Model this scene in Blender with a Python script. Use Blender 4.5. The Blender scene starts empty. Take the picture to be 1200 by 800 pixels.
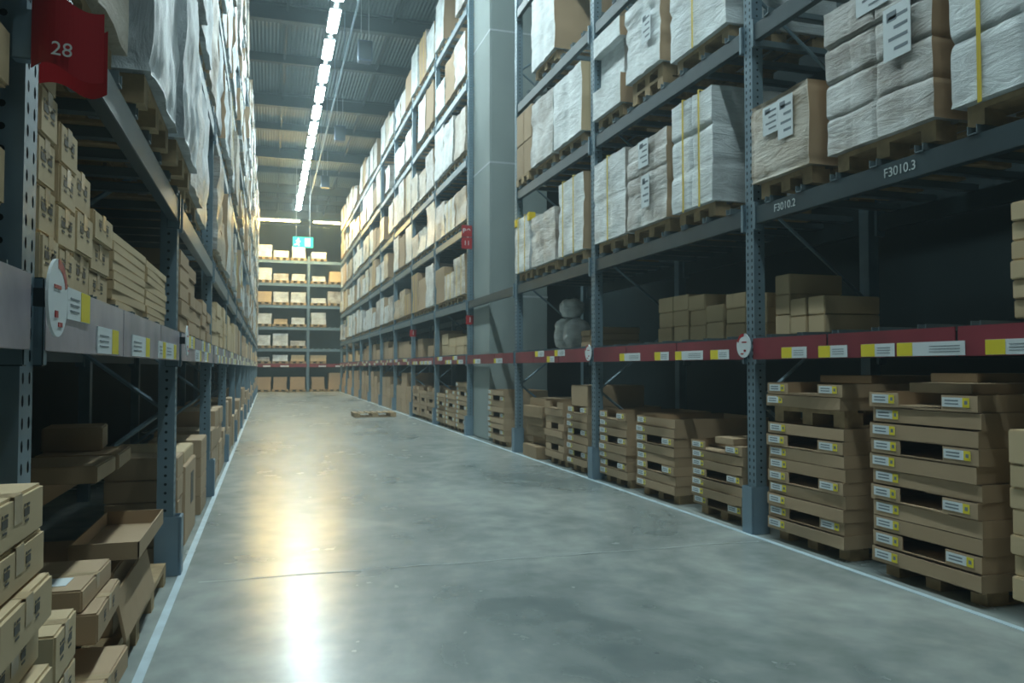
import bpy, bmesh, math, random
from mathutils import Vector, noise
SC = bpy.context.scene
COL = SC.collection
random.seed(28)
H = 1.2                      # camera height; most distances below were measured in multiples of it

# ------------------------------------------------------------------ camera, world, exposure
CAMF = 933.3
YAW, PITCH = math.radians(17.0), math.radians(1.84)
cd = bpy.data.cameras.new('camera'); cam = bpy.data.objects.new('camera', cd); COL.objects.link(cam)
cd.sensor_width = 36; cd.lens = 28; cd.clip_start = 0.05; cd.clip_end = 200
cam.location = (0, 0, H); cam.rotation_euler = (math.pi/2 + PITCH, 0, -YAW)
cd.dof.use_dof = True; cd.dof.focus_distance = 1.1; cd.dof.aperture_fstop = 20
SC.camera = cam
SC.view_settings.view_transform = 'Standard'; SC.view_settings.look = 'None'
SC.view_settings.gamma = 1; SC.view_settings.exposure = 0.88; SC.view_settings.use_curve_mapping = False
wd = bpy.data.worlds.new('world'); SC.world = wd; wd.use_nodes = True
wd.node_tree.nodes['Background'].inputs[0].default_value = (.05, .45, .55, 1)
wd.node_tree.nodes['Background'].inputs[1].default_value = 0.05
wv = wd.node_tree.nodes.new('ShaderNodeVolumeScatter')       # thin haze in the air of the hall
wv.inputs['Color'].default_value = (.74, .95, 1, 1); wv.inputs['Density'].default_value = .0055; wv.inputs['Anisotropy'].default_value = .35
wd.node_tree.links.new(wv.outputs[0], wd.node_tree.nodes['World Output'].inputs['Volume'])
LAMP_STRENGTH = 52.0; LAMP_COLOR = (.76, .97, 1.0)
WARM_STRENGTH = 230.0; WARM_COLOR = (1.0, .70, .18)  # warm hue and power put in for the far-end glow; the tubes are whitish

def project(x, y, z):
    d = x*math.sin(YAW) + y*math.cos(YAW)
    if d < .15: return None
    lat = x*math.cos(YAW) - y*math.sin(YAW)
    return 600 + 933*lat/d, 430 - 933*(z-H)/d
def inview(x0, x1, y0, y1, z0, z1, m=70):
    ps = [project(x, y, z) for x in (x0, x1) for y in (y0, y1) for z in (z0, z1)]
    ps = [p for p in ps if p]
    if not ps: return False
    return (max(p[0] for p in ps) > -m and min(p[0] for p in ps) < 1200+m and
            max(p[1] for p in ps) > -m*.5 and min(p[1] for p in ps) < 800+m)

# ------------------------------------------------------------------ materials
def newmat(name):
    m = bpy.data.materials.new(name); m.use_nodes = True
    nt = m.node_tree; return m, nt, nt.nodes['Principled BSDF']
def N(nt, t, **kw):
    n = nt.nodes.new(t)
    for k, v in kw.items(): setattr(n, k, v)
    return n
def plain(name, col, rough=.5, metal=0., var=0., bump=0., scale=20., emit=None, es=0.):
    m, nt, b = newmat(name)
    b.inputs['Roughness'].default_value = rough; b.inputs['Metallic'].default_value = metal
    if var or bump:
        tc = N(nt, 'ShaderNodeTexCoord'); no = N(nt, 'ShaderNodeTexNoise'); no.inputs['Scale'].default_value = scale
        no.inputs['Detail'].default_value = 4
        oi = N(nt, 'ShaderNodeObjectInfo'); ad = N(nt, 'ShaderNodeVectorMath', operation='ADD')
        nt.links.new(tc.outputs['Object'], ad.inputs[0]); nt.links.new(oi.outputs['Location'], ad.inputs[1])
        nt.links.new(ad.outputs[0], no.inputs['Vector'])
        r = N(nt, 'ShaderNodeMapRange'); r.inputs['From Min'].default_value = .3; r.inputs['From Max'].default_value = .7
        r.inputs['To Min'].default_value = 1-var; r.inputs['To Max'].default_value = 1+var
        nt.links.new(no.outputs['Fac'], r.inputs['Value'])
        mx = N(nt, 'ShaderNodeVectorMath', operation='SCALE'); mx.inputs[0].default_value = col
        nt.links.new(r.outputs[0], mx.inputs['Scale']); nt.links.new(mx.outputs[0], b.inputs['Base Color'])
        if bump:
            bp = N(nt, 'ShaderNodeBump'); bp.inputs['Strength'].default_value = bump; bp.inputs['Distance'].default_value = .01
            nt.links.new(no.outputs['Fac'], bp.inputs['Height']); nt.links.new(bp.outputs[0], b.inputs['Normal'])
    else:
        b.inputs['Base Color'].default_value = (*col, 1)
    if emit:
        b.inputs['Emission Color'].default_value = (*emit, 1); b.inputs['Emission Strength'].default_value = es
    return m
def kraft(name, c1, c2, rough=.75):
    m, nt, b = newmat(name)
    oi = N(nt, 'ShaderNodeObjectInfo'); tc = N(nt, 'ShaderNodeTexCoord')
    no = N(nt, 'ShaderNodeTexNoise'); no.inputs['Scale'].default_value = 6; no.inputs['Detail'].default_value = 5
    ad = N(nt, 'ShaderNodeVectorMath', operation='ADD')
    nt.links.new(tc.outputs['Object'], ad.inputs[0]); nt.links.new(oi.outputs['Location'], ad.inputs[1]); nt.links.new(ad.outputs[0], no.inputs['Vector'])
    a = N(nt, 'ShaderNodeMath', operation='MULTIPLY_ADD'); a.inputs[1].default_value = .45; 
    nt.links.new(no.outputs['Fac'], a.inputs[0])
    b2 = N(nt, 'ShaderNodeMath', operation='MULTIPLY'); b2.inputs[1].default_value = .55
    nt.links.new(oi.outputs['Random'], b2.inputs[0]); nt.links.new(b2.outputs[0], a.inputs[2])
    mx = N(nt, 'ShaderNodeMix', data_type='RGBA'); mx.inputs[6].default_value = (*c1, 1); mx.inputs[7].default_value = (*c2, 1)
    nt.links.new(a.outputs[0], mx.inputs[0]); nt.links.new(mx.outputs[2], b.inputs['Base Color'])
    b.inputs['Roughness'].default_value = rough
    return m
def film(name, under, white, amt, rot=.5, bump=.5, sx=3., sz=14.):
    """stretch film over cartons: milky creases on the under colour, glossy, creased surface"""
    m, nt, b = newmat(name)
    tc = N(nt, 'ShaderNodeTexCoord'); oi = N(nt, 'ShaderNodeObjectInfo')
    ad = N(nt, 'ShaderNodeVectorMath', operation='ADD'); nt.links.new(tc.outputs['Object'], ad.inputs[0]); nt.links.new(oi.outputs['Location'], ad.inputs[1])
    mp = N(nt, 'ShaderNodeMapping'); mp.inputs['Rotation'].default_value = (rot, 0, 0); mp.inputs['Scale'].default_value = (sx, sx, sz)
    nt.links.new(ad.outputs[0], mp.inputs['Vector'])
    n1 = N(nt, 'ShaderNodeTexNoise'); n1.inputs['Scale'].default_value = 1.0; n1.inputs['Detail'].default_value = 9; n1.inputs['Roughness'].default_value = .72
    n1.inputs['Distortion'].default_value = 1.1
    nt.links.new(mp.outputs[0], n1.inputs['Vector'])
    n2 = N(nt, 'ShaderNodeTexNoise'); n2.inputs['Scale'].default_value = 3.0; n2.inputs['Detail'].default_value = 2
    nt.links.new(ad.outputs[0], n2.inputs['Vector'])
    s = N(nt, 'ShaderNodeMath', operation='ADD'); nt.links.new(n1.outputs['Fac'], s.inputs[0]); nt.links.new(n2.outputs['Fac'], s.inputs[1])
    r = N(nt, 'ShaderNodeMapRange'); r.inputs['From Min'].default_value = .78; r.inputs['From Max'].default_value = 1.22
    r.inputs['To Min'].default_value = max(0, amt-.42); r.inputs['To Max'].default_value = min(1, amt+.42)
    nt.links.new(s.outputs[0], r.inputs['Value'])
    mx = N(nt, 'ShaderNodeMix', data_type='RGBA'); mx.inputs[6].default_value = (*under, 1); mx.inputs[7].default_value = (*white, 1)
    nt.links.new(r.outputs[0], mx.inputs[0]); nt.links.new(mx.outputs[2], b.inputs['Base Color'])
    bp = N(nt, 'ShaderNodeBump'); bp.inputs['Strength'].default_value = bump*1.4; bp.inputs['Distance'].default_value = .04
    nt.links.new(n1.outputs['Fac'], bp.inputs['Height']); nt.links.new(bp.outputs[0], b.inputs['Normal'])
    b.inputs['Roughness'].default_value = .45; b.inputs['Coat Weight'].default_value = .3; b.inputs['Coat Roughness'].default_value = .34
    return m
M = {}
M['kraft'] = kraft('cardboard', (.36, .25, .145), (.52, .37, .23))
M['kraft_pale'] = kraft('pale_cardboard', (.50, .37, .21), (.66, .51, .31))
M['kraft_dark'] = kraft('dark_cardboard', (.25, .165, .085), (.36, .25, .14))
M['tape'] = plain('packing_tape', (.44, .32, .18), .4)
M['ink'] = plain('ink_and_opening_shade', (.07, .06, .045), .6)
M['label'] = plain('label_paper', (.72, .78, .80), .55)
M['labelink'] = plain('label_ink', (.18, .22, .25), .6)
M['yellow'] = plain('yellow_tag', (.80, .66, .03), .5)
M['pallet'] = plain('pallet_wood', (.40, .28, .15), .8, var=.25, bump=.4, scale=9)
M['film_white'] = film('white_stretch_film', (.42, .45, .45), (.80, .86, .87), .62)
M['film_grey'] = film('grey_stretch_film', (.27, .235, .195), (.72, .74, .72), .40)
M['film_brown'] = film('clear_film_over_cardboard', (.33, .245, .15), (.66, .63, .54), .28)
M['film_vert'] = film('hanging_stretch_film', (.26, .31, .33), (.74, .82, .85), .60, rot=.25, sx=9., sz=2.5, bump=.7)
M['strap'] = plain('yellow_strap', (.72, .52, .04), .4)
M['post'] = plain('blue_grey_steel', (.17, .25, .30), .42, .25, var=.12, bump=.05, scale=5)
M['hole'] = plain('post_shade_and_clip', (.01, .02, .025), .8)
M['guard'] = plain('guard_steel', (.20, .29, .36), .45, .2, var=.08, scale=4)
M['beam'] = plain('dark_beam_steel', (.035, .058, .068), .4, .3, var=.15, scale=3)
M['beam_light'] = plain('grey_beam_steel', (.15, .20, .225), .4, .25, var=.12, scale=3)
M['beamtext'] = plain('white_stencil', (.55, .62, .62), .6)
M['bars'] = plain('deck_bar_steel', (.16, .21, .23), .4, .4)
M['sign'] = plain('burgundy_panel', (.23, .035, .05), .35, var=.2, scale=2.5)
M['signL'] = plain('plastic_sleeve', (.40, .36, .40), .25, var=.25, scale=4)
M['red'] = plain('red_sign_plastic', (.42, .022, .028), .3)
M['white'] = plain('white_print', (.80, .83, .83), .5)
M['column'] = plain('painted_concrete', (.27, .32, .31), .7, var=.08, bump=.05, scale=1.2)
M['wall'] = plain('wall_and_bay_shade', (.035, .055, .06), .7, var=.15, scale=1.)  # dark tone doubles as the shade behind the racks
M['girder'] = plain('dark_girder_paint', (.035, .05, .057), .6)
M['lampbody'] = plain('lamp_housing', (.45, .5, .52), .5)
M['diffuser'] = plain('lamp_diffuser', (.9, .95, 1), .5, emit=LAMP_COLOR, es=LAMP_STRENGTH)
M['tintedtube'] = plain('tube_tinted_warm', (1, .95, .8), .5, emit=WARM_COLOR, es=WARM_STRENGTH)
M['exitgreen'] = plain('exit_green', (.02, .45, .25), .4, emit=(.03, .75, .42), es=.8)
M['exitwhite'] = plain('exit_white', (.8, .9, .85), .4, emit=(.7, 1, .9), es=.9)
M['line'] = plain('floor_paint', (.48, .60, .66), .5, var=.12, scale=8)
M['joint'] = plain('joint_filler', (.42, .47, .46), .45)
M['speaker'] = plain('dark_blue_case', (.04, .07, .12), .5)
M['dark'] = plain('dark_carton', (.05, .06, .065), .7)
M['yellowcap'] = plain('yellow_corner', (.85, .62, .02), .5)

def floor_mat():
    m, nt, b = newmat('polished_concrete')
    tc = N(nt, 'ShaderNodeTexCoord')
    n1 = N(nt, 'ShaderNodeTexNoise'); n1.inputs['Scale'].default_value = .8; n1.inputs['Detail'].default_value = 8; n1.inputs['Roughness'].default_value = .6; n1.inputs['Distortion'].default_value = .5
    n2 = N(nt, 'ShaderNodeTexNoise'); n2.inputs['Scale'].default_value = 4.5; n2.inputs['Detail'].default_value = 8
    mp = N(nt, 'ShaderNodeMapping'); mp.inputs['Scale'].default_value = (1, .55, 1)
    nt.links.new(tc.outputs['Object'], mp.inputs[0]); nt.links.new(mp.outputs[0], n1.inputs['Vector']); nt.links.new(tc.outputs['Object'], n2.inputs['Vector'])
    a = N(nt, 'ShaderNodeMath', operation='MULTIPLY_ADD'); a.inputs[1].default_value = .35
    nt.links.new(n2.outputs['Fac'], a.inputs[0]); nt.links.new(n1.outputs['Fac'], a.inputs[2])
    cr = N(nt, 'ShaderNodeValToRGB'); e = cr.color_ramp.elements
    e[0].position = .48; e[0].color = (.15, .19, .19, 1); e[1].position = .86; e[1].color = (.47, .51, .48, 1)
    x = cr.color_ramp.elements.new(.66); x.color = (.29, .325, .315, 1)
    nt.links.new(a.outputs[0], cr.inputs[0]); nt.links.new(cr.outputs[0], b.inputs['Base Color'])
    r = N(nt, 'ShaderNodeMapRange'); r.inputs['From Min'].default_value = .4; r.inputs['From Max'].default_value = .9
    r.inputs['To Min'].default_value = .30; r.inputs['To Max'].default_value = .22
    nt.links.new(a.outputs[0], r.inputs['Value']); nt.links.new(r.outputs[0], b.inputs['Roughness'])
    bp = N(nt, 'ShaderNodeBump'); bp.inputs['Strength'].default_value = .05; bp.inputs['Distance'].default_value = .01
    nt.links.new(n2.outputs['Fac'], bp.inputs['Height']); nt.links.new(bp.outputs[0], b.inputs['Normal'])
    return m
M['floor'] = floor_mat()
def ceil_mat():
    m, nt, b = newmat('corrugated_ceiling')
    tc = N(nt, 'ShaderNodeTexCoord'); w = N(nt, 'ShaderNodeTexWave', wave_type='BANDS', bands_direction='X'); w.inputs['Scale'].default_value = 3.2
    nt.links.new(tc.outputs['Object'], w.inputs['Vector'])
    bp = N(nt, 'ShaderNodeBump'); bp.inputs['Strength'].default_value = .5; bp.inputs['Distance'].default_value = .04
    nt.links.new(w.outputs['Fac'], bp.inputs['Height']); nt.links.new(bp.outputs[0], b.inputs['Normal'])
    b.inputs['Base Color'].default_value = (.11, .14, .145, 1); b.inputs['Roughness'].default_value = .6
    return m
M['ceiling'] = ceil_mat()

# ------------------------------------------------------------------ mesh helpers
class MB:
    def __init__(s): s.v, s.f, s.m = [], [], []
    def quad(s, pts, mi=0):
        i = len(s.v); s.v += [tuple(p) for p in pts]; s.f.append(tuple(range(i, i+len(pts)))); s.m.append(mi)
    def box(s, x0, x1, y0, y1, z0, z1, mi=0):
        i = len(s.v)
        s.v += [(x0,y0,z0),(x1,y0,z0),(x1,y1,z0),(x0,y1,z0),(x0,y0,z1),(x1,y0,z1),(x1,y1,z1),(x0,y1,z1)]
        for q in ((0,3,2,1),(4,5,6,7),(0,1,5,4),(1,2,6,5),(2,3,7,6),(3,0,4,7)):
            s.f.append(tuple(i+k for k in q)); s.m.append(mi)
    def cyl(s, p0, p1, r, n=8, mi=0, caps=True):
        p0, p1 = Vector(p0), Vector(p1); d = (p1-p0).normalized()
        a = d.orthogonal().normalized(); b = d.cross(a); i = len(s.v)
        for p in (p0, p1):
            for k in range(n):
                t = 2*math.pi*k/n; s.v.append(tuple(p + a*r*math.cos(t) + b*r*math.sin(t)))
        for k in range(n):
            s.f.append((i+k, i+(k+1)%n, i+n+(k+1)%n, i+n+k)); s.m.append(mi)
        if caps:
            s.f.append(tuple(i+k for k in range(n))[::-1]); s.m.append(mi)
            s.f.append(tuple(i+n+k for k in range(n))); s.m.append(mi)
    def mesh(s, name, mats, bevel=0.):
        me = bpy.data.meshes.new(name); me.from_pydata(s.v, [], s.f)
        for m in mats: me.materials.append(m)
        me.polygons.foreach_set('material_index', s.m)
        if bevel:
            bm = bmesh.new(); bm.from_mesh(me)
            bmesh.ops.bevel(bm, geom=list(bm.edges), offset=bevel, segments=2, affect='EDGES', clamp_overlap=True)
            bm.to_mesh(me); bm.free()
        me.update(); return me
def link(name, me, parent=None, loc=None):
    o = bpy.data.objects.new(name, me); COL.objects.link(o)
    if parent: o.parent = parent
    if loc: o.location = loc
    return o
LABELS = set()
def tag(o, label, cat, group=None):
    assert label not in LABELS, label
    nw = len(label.split()); assert 4 <= nw <= 16, label
    LABELS.add(label); o['label'] = label; o['category'] = cat
    if group: o['group'] = group
    return o
def thing(name, loc, label, cat, group=None):
    o = bpy.data.objects.new(name, None); COL.objects.link(o); o.location = loc; o.empty_display_size = .1
    return tag(o, label, cat, group)
def struct(name, mb, mats, bevel=0):
    o = link(name, mb.mesh(name, mats, bevel)); o['kind'] = 'structure'; return o
CACHE = {}
def cached(key, fn):
    if key not in CACHE: CACHE[key] = fn()
    return CACHE[key]
def text_mesh(txt, size, ext, mat):
    def f():
        c = bpy.data.curves.new('lettering', 'FONT'); c.body = txt; c.size = size; c.extrude = ext; c.align_x = 'CENTER'; c.align_y = 'CENTER'
        o = bpy.data.objects.new('t', c); COL.objects.link(o)
        dg = bpy.context.evaluated_depsgraph_get(); me = bpy.data.meshes.new_from_object(o.evaluated_get(dg))
        bpy.data.objects.remove(o); me.materials.clear(); me.materials.append(mat); return me
    return cached(('txt', txt, size), f)
ORD = ['zeroth','first','second','third','fourth','fifth','sixth','seventh','eighth','ninth','tenth','eleventh','twelfth','thirteenth','fourteenth']

# ------------------------------------------------------------------ the room
XR, XL = 2.8*H, -.43*H          # rack faces, right and left
RD = 1.1                        # rack depth
YEND = 33*H
b = MB(); b.box(-9, 12, -8, 53, -.2, 0); fl = struct('floor', b, [M['floor']])
b = MB(); b.box(-9, 12, -8, 53, 10.3, 10.5); struct('ceiling', b, [M['ceiling']])
b = MB(); b.box(XL-RD-.75, XL-RD-.6, -8, 39, 0, 10.3); struct('wall_left', b, [M['wall']])  # set close behind the rack, its dark paint standing for shade
b = MB(); b.box(XR+RD+.75, XR+RD+.9, -8, 39, 0, 10.3); struct('wall_right', b, [M['wall']])  # dark stand-in for the unlit rack and aisle behind this row
b = MB(); b.box(-9, 12, 52, 52.2, 0, 10.3)
for i in range(60): b.box(-9+i*.35, -8.9+i*.35, 51.95, 52, 0, 10.3)
struct('wall_back', b, [M['wall']])
b = MB(); b.box(-9, 12, -8.2, -8, 0, 10.3); struct('wall_front', b, [M['wall']])
# painted floor lines and the construction joint
b = MB(); b.box(XL+.03, XL+.068, -2, 39, 0, .003); struct('trim_1', b, [M['line']])
b = MB(); b.box(XR-.07, XR-.03, -2, 39, 0, .003); struct('trim_2', b, [M['line']])
b = MB()
px = [(x*.18, 4.80 + .012*math.sin(x*1.7) + .008*math.sin(x*4.1)) for x in range(-2, 19)]
for (x0, y0), (x1, y1) in zip(px, px[1:]): b.quad([(x0,y0-.007,.002),(x1,y1-.007,.002),(x1,y1+.007,.002),(x0,y0+.007,.002)])
struct('trim_3', b, [M['joint']])
# roof girders
for i in range(8):
    y = 13.7 + (i-2)*6.85
    b = MB(); b.box(-3.2, 8, y-.11, y+.11, 9.86, 9.90); b.box(-3.2, 8, y-.015, y+.015, 9.9, 10.26); b.box(-3.2, 8, y-.11, y+.11, 10.25, 10.3)
    b.box(-3.2, 8, y+3.3, y+3.45, 10.05, 10.3)
    struct('trim_%d' % (4+i), b, [M['girder']])
b = MB()
for x in (-1.4, .35, 3.0, 4.6): b.box(x, x+.05, -6, 50, 10.12, 10.3)
struct('trim_12', b, [M['girder']])

# ------------------------------------------------------------------ aisle lamps
LX, LZ = 1.34, 9.0
def lamp_meshes():
    b = MB(); b.box(-.05, .05, -.84, .84, .06, .12); b.box(-.12, .12, -.62, .62, .03, .06); house = b.mesh('housing', [M['lampbody']], .006)
    b = MB(); b.v = []; 
    prof = [(-.115, .03), (-.10, .005), (0, -.005), (.10, .005), (.115, .03)]
    for y in (-.60, .60):
        for x, z in prof: b.v.append((x, y, z))
    for k in range(4): b.f.append((k, k+1, k+6, k+5)); b.m.append(0)
    b.f.append((4,3,2,1,0)); b.m.append(0); b.f.append((5,6,7,8,9)); b.m.append(0)
    b.f.append((0,5,9,4)); b.m.append(0)
    diff = b.mesh('diffuser', [M['diffuser']])
    b = MB(); b.cyl((0,-.5,.12), (0,-.5,1.28), .008, 6); b.cyl((0,.5,.12), (0,.5,1.28), .008, 6); rod = b.mesh('hanger_rod', [M['girder']])
    return house, diff, rod
LM = lamp_meshes()
nl = 0
for i in range(-11, 14):
    y = 18.2 + i*1.69
    if i >= 0: nl += 1; lb = 'white ceiling strip light above the aisle, %s down the row in view' % ORD[nl] if nl < 15 else None
    else: lb = 'white ceiling strip light over the aisle, outside the frame, %s before the visible row' % ORD[-i]
    t = thing('strip_light', (LX, y, LZ), lb, 'ceiling light', 'strip lights above the aisle')
    link('housing', LM[0], t); link('diffuser', LM[1], t); link('hanger_rod', LM[2], t)
b = MB(); b.box(-.02, .02, -4, 36.9, -.02, .02)
for i in range(12): b.cyl((0, -2+i*3.2, .02), (0, -2+i*3.2, 1.24), .008, 6)
tag(link('cable_conduit', b.mesh('cable_conduit', [M['guard']]), None, (1.78, 0, 9.05)), 'thin grey cable conduit running beside the row of strip lights', 'conduit')
# two tubes across the far end of the aisle, tinted warm for the glow there
for j, (x0, x1) in enumerate(((-.75, 1.35), (1.95, 3.2))):
    t = thing('tube_light', ((x0+x1)/2, 38.3, 8.0), ('left' if j == 0 else 'right') + ' long warm-tinted tube light hung crosswise before the far rack', 'ceiling light', 'tube lights before the far rack')
    w = (x1-x0)/2
    b = MB(); b.box(-w, w, -.04, .04, .03, .09); link('housing', b.mesh('housing', [M['lampbody']], .005), t)
    b = MB(); b.cyl((-w+.03, 0, 0), (w-.03, 0, 0), .032, 10); link('tube', b.mesh('tube', [M['tintedtube']]), t)
    b = MB(); b.cyl((-w*.7, 0, .09), (-w*.7, 0, 2.28), .01, 6); b.cyl((w*.7, 0, .09), (w*.7, 0, 2.28), .01, 6); link('hanger_rod', b.mesh('hanger_rod', [M['girder']]), t)
# hanging cases
for j, y in enumerate((19.6, 26.8, 34.0)):
    t = thing('hanging_loudspeaker', (2.2, y, 8.7), 'dark blue box loudspeaker hung from the roof, %s from the camera' % ('nearest','middle','farthest')[j], 'loudspeaker', 'loudspeakers under the roof')
    b = MB(); b.box(-.17, .17, -.14, .14, 0, .5); link('case', b.mesh('case', [M['speaker']], .015), t)
    b = MB(); b.box(-.145, .145, -.15, -.139, .03, .47); link('grille', b.mesh('grille', [M['girder']]), t)
    b = MB(); b.box(-.10, -.085, -.005, .005, .49, 1.6); b.box(.085, .10, -.005, .005, .49, 1.6); link('hanger_strap', b.mesh('hanger_strap', [M['lampbody']]), t)
# exit sign
t = thing('exit_sign', (1.45, 37.2, 6.62), 'green emergency exit sign with running figure hung above the far aisle', 'sign')
b = MB(); b.box(-.45, .45, -.04, .04, 0, .48); link('sign_box', b.mesh('sign_box', [M['exitgreen']], .01), t)
b = MB()
b.box(.08, .32, -.052, -.04, .06, .42)                       # the door
b.cyl((-.20, -.052, .38), (-.20, -.04, .38), .04, 10)          # head
def limb(a, c, w=.028):
    (x0, z0), (x1, z1) = a, c; L = math.hypot(x1-x0, z1-z0); nx, nz = -(z1-z0)/L*w, (x1-x0)/L*w
    b.quad([(x0-nx,-.052,z0-nz),(x1-nx,-.052,z1-nz),(x1+nx,-.052,z1+nz),(x0+nx,-.052,z0+nz)]); b.quad([(x0-nx,-.041,z0-nz),(x0+nx,-.041,z0+nz),(x1+nx,-.041,z1+nz),(x1-nx,-.041,z1-nz)])
for a, c in (((-.21,.33),(-.24,.19)),((-.24,.2),(-.17,.12)),((-.17,.13),(-.19,.05)),((-.24,.2),(-.30,.11)),((-.30,.12),(-.38,.12)),((-.21,.32),(-.12,.25)),((-.21,.32),(-.31,.27))): limb(a, c)
link('running_figure', b.mesh('running_figure', [M['exitwhite']]), t)
b = MB(); b.cyl((-.3,0,.47), (-.3,0,3.67), .012, 6); b.cyl((.3,0,.47), (.3,0,3.67), .012, 6); link('hanger_rod', b.mesh('hanger_rod', [M['lampbody']]), t)

# ------------------------------------------------------------------ racks
LEV_R = [1.05, 1.86, 2.97, 4.0, 5.15, 6.3]      # underside of each beam, times H
LEV_L = [1.035, 1.70, 2.80, 3.9, 5.0, 6.1]
BH = .125                                        # beam height in m
HP = 8.75
def post_mesh(h, fine):
    def f():
        b = MB(); W, D, P = .10, .09, .05
        if not fine:
            b.box(0, D, -W/2, W/2, 0, h); return b.mesh('upright_post', [M['post'], M['hole']])
        n = int(h/P); h2 = n*P
        def cell(o, u, v, cu, cv, r, squash=1.):     # square cell with an octagonal hole; o corner, u,v edge vectors
            out = [o, o+u*.5, o+u, o+u+v*.5, o+u+v, o+u*.5+v, o+v, o+v*.5]
            c = o+u*.5+v*.5; un, vn = u.normalized(), v.normalized()
            inn = [c + un*r*squash*math.cos(a) + vn*r*math.sin(a) for a in [math.radians(225+45*k) for k in range(8)]]
            for k in range(8): b.quad([out[k], out[(k+1)%8], inn[(k+1)%8], inn[k]])
        for i in range(n):
            z = i*P
            cell(Vector((0, 0, z)), Vector((0, -W/2, 0)), Vector((0, 0, P)), 0, 0, .014, .6)
            cell(Vector((0, W/2, z)), Vector((0, -W/2, 0)), Vector((0, 0, P)), 0, 0, .014, .6)
            cell(Vector((0, -W/2, z)), Vector((D, 0, 0)), Vector((0, 0, P)), 0, 0, .0085)
        b.quad([(0,W/2,0),(0,W/2,h2),(D,W/2,h2),(D,W/2,0)]); b.quad([(D,-W/2,0),(D,W/2,0),(D,W/2,h2),(D,-W/2,h2)])
        b.quad([(0,-W/2,h2),(D,-W/2,h2),(D,W/2,h2),(0,W/2,h2)])
        b.box(.006, D-.004, -W/2+.006, W/2-.006, .002, h2-.004, 1)  # near-black core: shade of the hollow post put into colour
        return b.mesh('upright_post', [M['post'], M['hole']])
    return cached(('post', h, fine), f)
def post_mesh_s(h, fine, s):
    if s > 0: return post_mesh(h, fine)
    def f():
        me = post_mesh(h, fine).copy()
        for v in me.vertices: v.co.x = -v.co.x
        me.flip_normals(); return me
    return cached(('postm', h, fine), f)
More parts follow.
